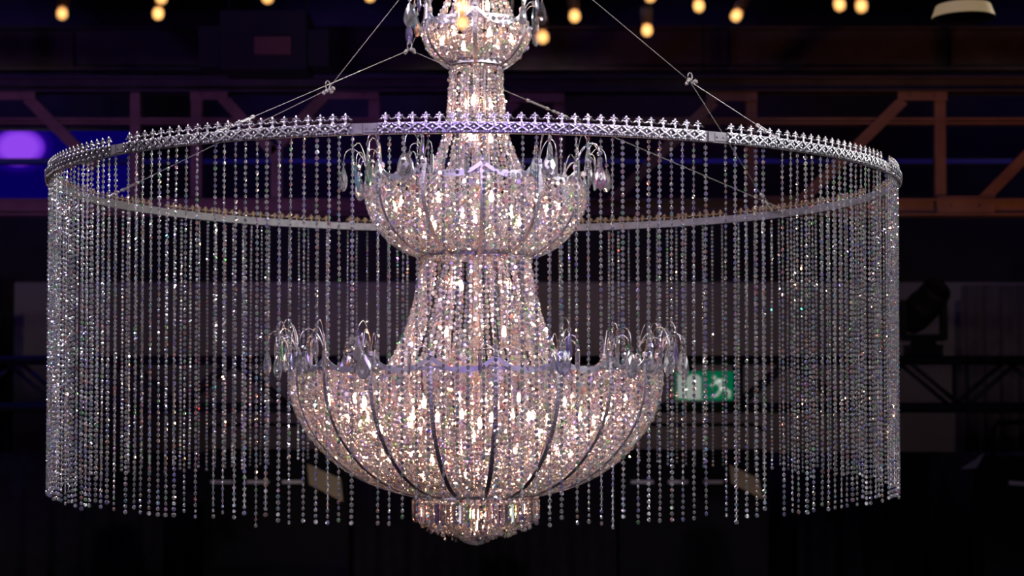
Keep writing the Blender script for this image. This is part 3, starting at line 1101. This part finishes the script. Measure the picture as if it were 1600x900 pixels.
PLAN_A = ((-50, 0.075, 0.085, 0.045, DROP_MED), (-14, 0.115, 0.12, 0.055, DROP_BIG), (20, 0.070, 0.155, 0.120, DROP_SLIM), (54, 0.085, 0.09, 0.045, PRISM))
PLAN_B = ((-52, 0.080, 0.08, 0.050, PRISM), (-18, 0.065, 0.150, 0.110, DROP_SLIM), (16, 0.110, 0.11, 0.040, DROP_BIG), (48, 0.075, 0.10, 0.050, DROP_MED))

PLAN_C = ((-80, 0.085, 0.045, 0.030, PRISM), (-62, 0.05, 0.03, 0.022, None), (70, 0.09, 0.035, 0.02, None))

BW = [M_CHA, M_WIRE]
rad = math.radians


def bowl(name, pr, nrib, ph0, per, size, rim_top, drop, band, indiv, layers=2, spray_reach=1.0, taper=0.5, ribw=0.02):
    ppr = prof(pr)
    zt_ = zaxis(rim_top) - ZB
    r0 = ppr[0][0]
    m_ = scallop(r0 + 0.017, zt_, drop, nrib, ph0, band)
    m_.merge(band_ring(r0 + 0.002, ppr[0][1] - 0.012, ppr[0][1] + 0.004))
    m_.merge(band_ring(ppr[-1][0] + 0.014, ppr[-1][1] - 0.010, ppr[-1][1] + 0.014))
    part = m_.build(name, M_BAND, cha)
    rme_ = rib_mb(ppr, zt_, ribw).mesh('rib', M_STRAP)
    for k in range(nrib):
        put('rib', rme_, part, (0, 0, 0), ph0 + k * 2 * PI / nrib)
    gap = 2 * PI / nrib
    marg = ribw * 0.5 / r0
    rest_ = MB()
    todo = []
    for k in range(nrib):
        for j in range(per):
            ph = ph0 + k * gap + marg + (j + 0.5) * (gap - 2 * marg) / per
            ph = (ph + PI) % (2 * PI) - PI
            todo.append((abs(ph), ph, j))
    todo.sort()
    for q, (_, ph, j) in enumerate(todo):
        me_ = meridian(ppr, size, taper, 1.0 if j % 2 == 0 else 0.80, rng.uniform(0, size))
        if q < indiv:
            sm = MB(); mer_strand(sm, me_, ph, dr=0.006); sm.build('bowl_bead_strand', BW, part)
        else:
            mer_strand(rest_, me_, ph, dr=0.006)
    for L in range(1, layers):
        for k in range(0, nrib * per, 2):
            ph = ph0 + (k + 0.5 * L) * 2 * PI / (nrib * per)
            me_ = meridian(ppr, size, taper, 1.0, rng.uniform(0, size))
            mer_strand(rest_, me_, ph, 0.9, -0.024 * L)
    o = rest_.build('bowl_bead_strand', BW, part); o['kind'] = 'stuff'
    for k in range(nrib):
        pw = (ph0 + k * gap + PI) % (2 * PI) - PI
        plan = PLAN_C if abs(pw) < rad(17) else PLAN_A if k % 2 else PLAN_B
        spray(part, ph0 + k * gap, r0 + 0.012, zt_, k, plan, spray_reach)
    return part


BIG = [(285, 574), (285, 600), (279, 630), (265, 662), (243, 692), (214, 720), (178, 743), (140, 758), (103, 768)]
MIDB = [(166, 286), (169, 306), (164, 330), (151, 355), (131, 377), (107, 392), (84, 400)]
SML = [(79, 36), (82, 50), (78, 67), (66, 84), (52, 95), (41, 100)]
big = bowl('large_bowl', BIG, 20, rad(6.8), 9, 0.0295, 556, 0.058, 0.022, 64)
midb = bowl('middle_bowl', MIDB, 12, rad(4.5), 9, 0.0285, 270, 0.062, 0.020, 28)
sml = bowl('small_bowl', SML, 6, 0.0, 8, 0.028, 22, 0.070, 0.020, 8, 2, 0.95)


def column(name, pr, groups, per, size, indiv, fill=0.84, layers=2, ph0=0.1):
    ppr = prof(pr)
    part = band_ring(ppr[0][0], ppr[0][1] - 0.008, ppr[0][1] + 0.014).build(name, M_STRAP, cha)
    rest_ = MB()
    todo = []
    gap = 2 * PI / groups
    for g in range(groups):
        for j in range(per):
            ph = ph0 + g * gap + gap * fill * ((j + 0.5) / per - 0.5)
            ph = (ph + PI) % (2 * PI) - PI
            todo.append((abs(ph), ph))
    todo.sort()
    for q, (_, ph) in enumerate(todo):
        me_ = meridian(ppr, size, 0.5, 1.0, rng.uniform(0, size))
        if q < indiv:
            sm = MB(); mer_strand(sm, me_, ph); sm.build('column_bead_strand', BW, part)
        else:
            mer_strand(rest_, me_, ph)
        for L in range(1, layers):
            mer_strand(rest_, meridian(ppr, size, 0.5, 1.0, rng.uniform(0, size)), ph + gap / per / 2, 0.9, -0.018 * L)
    o = rest_.build('column_bead_strand', BW, part); o['kind'] = 'stuff'
    # glass rods inside
    m_ = MB()
    zt_, zb_ = ppr[0][1], ppr[-1][1]
    for k in range(8):
        a_ = k * PI / 4
        m_.tube([cyl(a_, ppr[0][0] * 0.45, zt_), cyl(a_, ppr[0][0] * 0.5, zb_)], 0.006, 6)
    m_.build('inner_rod', M_STRAP, part)
    return part


TOPC = [(30, -70), (34, -45), (42, -15), (50, 5), (58, 25), (62, 40)]
COL1 = [(40, 102), (41, 125), (43, 155), (46, 185), (51, 212), (60, 240), (72, 266), (88, 292)]
COL2 = [(84, 400), (86, 420), (91, 450), (99, 485), (110, 520), (124, 550), (142, 580)]
column('top_column', TOPC, 10, 3, 0.023, 10, 0.8, 1)
column('upper_column', COL1, 12, 3, 0.027, 18, 0.74, 1)
column('lower_column', COL2, 12, 5, 0.029, 30, 0.80, 1)

# bottom drum: a collar, a row of prisms, tiers of bead drops, a bead ball
dz = lambda y_: zaxis(y_) - ZB
m = band_ring(0.312, dz(764), dz(757), 0.01)
m.merge(band_ring(0.300, dz(772), dz(769), 0.008))
drum = m.build('bottom_drum', M_STRAP, cha)
pme = cut_prism(0.026, 0.105, 0.016).mesh('prism_drop', PM)
NP = 60
for k in range(NP):
    put('prism_drop', pme, drum, cyl(k * 2 * PI / NP, 0.300, dz(771)), k * 2 * PI / NP + random.uniform(-0.3, 0.3))
fr = MB()
nf = 0
for r_, yb, nn, sz_ in ((0.296, 778, 84, 0.017), (0.262, 826, 72, 0.018), (0.215, 833, 60, 0.018), (0.165, 838, 48, 0.018), (0.115, 842, 32, 0.018)):
    zt_ = dz(763)
    for k in range(nn):
        L = zt_ - dz(yb) + rng.normal(0, 0.008)
        n_ = max(2, int(L / sz_))
        me_ = np.stack([np.full(n_, r_) + 0.0, zt_ - (np.arange(n_) + 0.3) * sz_, np.full(n_, sz_)], 1)
        ph_ = k * 2 * PI / nn + rng.normal(0, 0.01)
        if r_ > 0.2 and math.cos(ph_) > 0.18 and nf < 100:
            nf += 1
            sm = MB(); mer_strand(sm, me_, ph_, 0.8); sm.build('fringe_strand', BW, drum)
        else:
            mer_strand(fr, me_, ph_, 0.8)
o = fr.build('fringe_strand', BW, drum); o['kind'] = 'stuff'
bb = MB()
n_ = 260
i = np.arange(n_) + 0.5
ph, ct = i * PI * (1 + 5 ** 0.5), 1 - 2 * i / n_
d_ = np.stack([np.sqrt(1 - ct ** 2) * np.cos(ph), np.sqrt(1 - ct ** 2) * np.sin(ph), ct], 1)
C = d_ * np.array((0.10, 0.10, 0.085)) + np.array((0, 0, dz(851) + 0.093))
r1 = unit(np.cross(d_, np.array((0.3, 0.2, 1.0)))); u1 = np.cross(r1, d_)
beads(bb, C, r1, unit(d_ + rng.normal(0, 0.25, (n_, 3))), u1, np.full(n_, 0.024), np.full(n_, 0.015))
bb.build('bead_ball', BW, drum)

# central tube, chain and crown above
m = MB(); m.tube([(0, 0, dz(760)), (0, 0, dz(-70))], 0.018, 10); m.build('centre_tube', M_STRAP, cha, True)
m = MB(); m.lathe([(0.03, 0), (0.10, 0.0), (0.11, 0.02), (0.09, 0.05), (0.03, 0.07)], 24, (0, 0, dz(-70))); m.build('crown_cap', M_STRAP, cha, True)
m = MB()
zz = dz(-70) + 0.07
k = 0
top = 11.5 - ZB
while zz < top:
    t_ = np.linspace(0, 2 * PI, 13)
    x, z_ = 0.018 * np.cos(t_), zz + 0.03 + 0.035 * np.sin(t_)
    m.tube(np.stack([x, 0 * x, z_], 1) if k % 2 else np.stack([0 * x, x, z_], 1), 0.004, 5, cap=False)
    zz += 0.056; k += 1
m.build('chain', M_DARK, cha)


# warm candle bulbs inside the tiers
def bulb_mb(rr=0.0095):
    m_ = MB()
    m_.lathe([(0.004, -0.020), (0.007, -0.020), (0.010, -0.008), (rr, 0.004), (rr * 0.9, 0.012), (rr * 0.45, 0.022), (0.002, 0.030)], 10, mat=0)
    m_.lathe([(0.008, -0.075), (0.011, -0.075), (0.011, -0.021), (0.008, -0.020)], 8, mat=1)
    return m_


BME = bulb_mb().mesh('candle_bulb', [M_BULB, M_STRAP], True)
for part, r_, y_, n_, p0 in ((big, 0.72, 625, 14, 0.15), (big, 0.50, 675, 10, 0.0), (big, 0.26, 650, 6, 0.3), (big, 0.46, 712, 10, 0.2), (big, 0.62, 655, 12, 0.05),
                             (midb, 0.40, 322, 10, 0.2), (midb, 0.24, 350, 6, 0.0), (sml, 0.17, 60, 6, 0.4)):
    for k in range(n_):
        put('candle_bulb', BME, part, cyl(p0 + k * 2 * PI / n_, r_, dz(y_)))
for part, r_, ys in ((bpy.data.objects['lower_column'], 0.16, (445, 520)), (bpy.data.objects['upper_column'], 0.07, (215, 160)), (bpy.data.objects['top_column'], 0.07, (10,))):
    for y_ in ys:
        for k in range(3):
            put('candle_bulb', BME, part, cyl(y_ * 0.3 + k * 2 * PI / 3, r_, dz(y_)))
for k in range(6):
    put('candle_bulb', BME, drum, cyl(0.2 + k * PI / 3, 0.275, dz(757) + 0.03))
for r_, y_, n_ in ((0.238, 796, 5), (0.14, 815, 3)):
    for k in range(n_):
        put('candle_bulb', BME, drum, cyl(0.1 + k * 2 * PI / n_, r_, dz(y_)))

# ------------------------------------------------------------------ little pendant bulbs close to the camera
glow = principled('amber_pendant_bulb', (1, 0.7, 0.3), 0.3, 0, emit=(1.0, 0.50, 0.15), strength=3.2)
holder = principled('rose_bulb_holder', (0.75, 0.48, 0.48), 0.45, 0.2)
PB = [  # px, py, size, lean of the holder, label
    (97, 22, 0.85, 0.08, 'amber pendant bulb at the far left of the top row'),
    (247, 22, 1.05, 0.10, 'lower amber pendant bulb of the close pair at upper left'),
    (252, -3, 0.95, 0.10, 'upper amber pendant bulb of the close pair at upper left'),
    (418, -4, 1.0, 0.05, 'amber pendant bulb cut by the top edge, above the left of the ring'),
    (578, -6, 1.0, 0.0, 'amber pendant bulb cut by the top edge, next left of the chandelier'),
    (722, 12, 1.0, 0.0, 'upper amber pendant bulb of the pair before the small top bowl'),
    (722, 36, 1.08, 0.0, 'lower amber pendant bulb of the pair before the small top bowl'),
    (848, 59, 0.95, -0.06, 'amber pendant bulb beside the right pendants of the small top bowl'),
    (898, 26, 1.0, -0.08, 'amber pendant bulb alone just right of the chandelier top'),
    (1011, 48, 1.0, 0.0, 'lower amber pendant bulb of the stacked pair right of the chandelier'),
    (1016, -6, 0.95, 0.0, 'upper amber pendant bulb of the stacked pair right of the chandelier'),
    (1092, 10, 1.0, -0.05, 'amber pendant bulb right of the stacked pair at the top'),
    (1150, 25, 0.95, 0.5, 'amber pendant bulb leaning right, above the right part of the ring'),
    (1312, 8, 1.0, -0.2, 'left amber pendant bulb of the pair at upper right'),
    (1346, 10, 1.0, -0.05, 'right amber pendant bulb of the pair at upper right'),
]
for i, (px, py, k, lean, lab) in enumerate(PB):
    Y = 2.40 if lab.startswith('lower') else 2.22 if lab.startswith('upper') else 2.30 + 0.06 * ((i * 5) % 7 - 3) / 3
    p = at(px, py, Y)
    t = thing('pendant_bulb', p, lab, 'pendant bulb', 'amber pendant bulbs along the top')
    rot = Matrix.Rotation(lean, 3, 'Y')
    m = MB(); m.lathe([(0.001, -0.0065), (0.0045, -0.005), (0.0062, 0.0), (0.0052, 0.005), (0.003, 0.0075)], 14, rot=rot)
    for q in range(len(m.v)):
        m.v[q] = m.v[q] * k
    m.build('bulb', glow, t, True)
    m = MB(); m.lathe([(0.003, 0.0075), (0.0058, 0.008), (0.0062, 0.034), (0.004, 0.038), (0.0015, 0.042)], 12, rot=rot); m.build('holder', holder, t, True)
    e0 = np.array(rot) @ np.array((0, 0, 0.041))
    m = MB(); m.tube([e0, e0 + np.array((0, 0, 0.1)), (e0[0], 0, 11.5 - p.z)], 0.0008, 5); m.build('cord', M_DARK, t)
print('finials', fin_n, 'strands', ns)
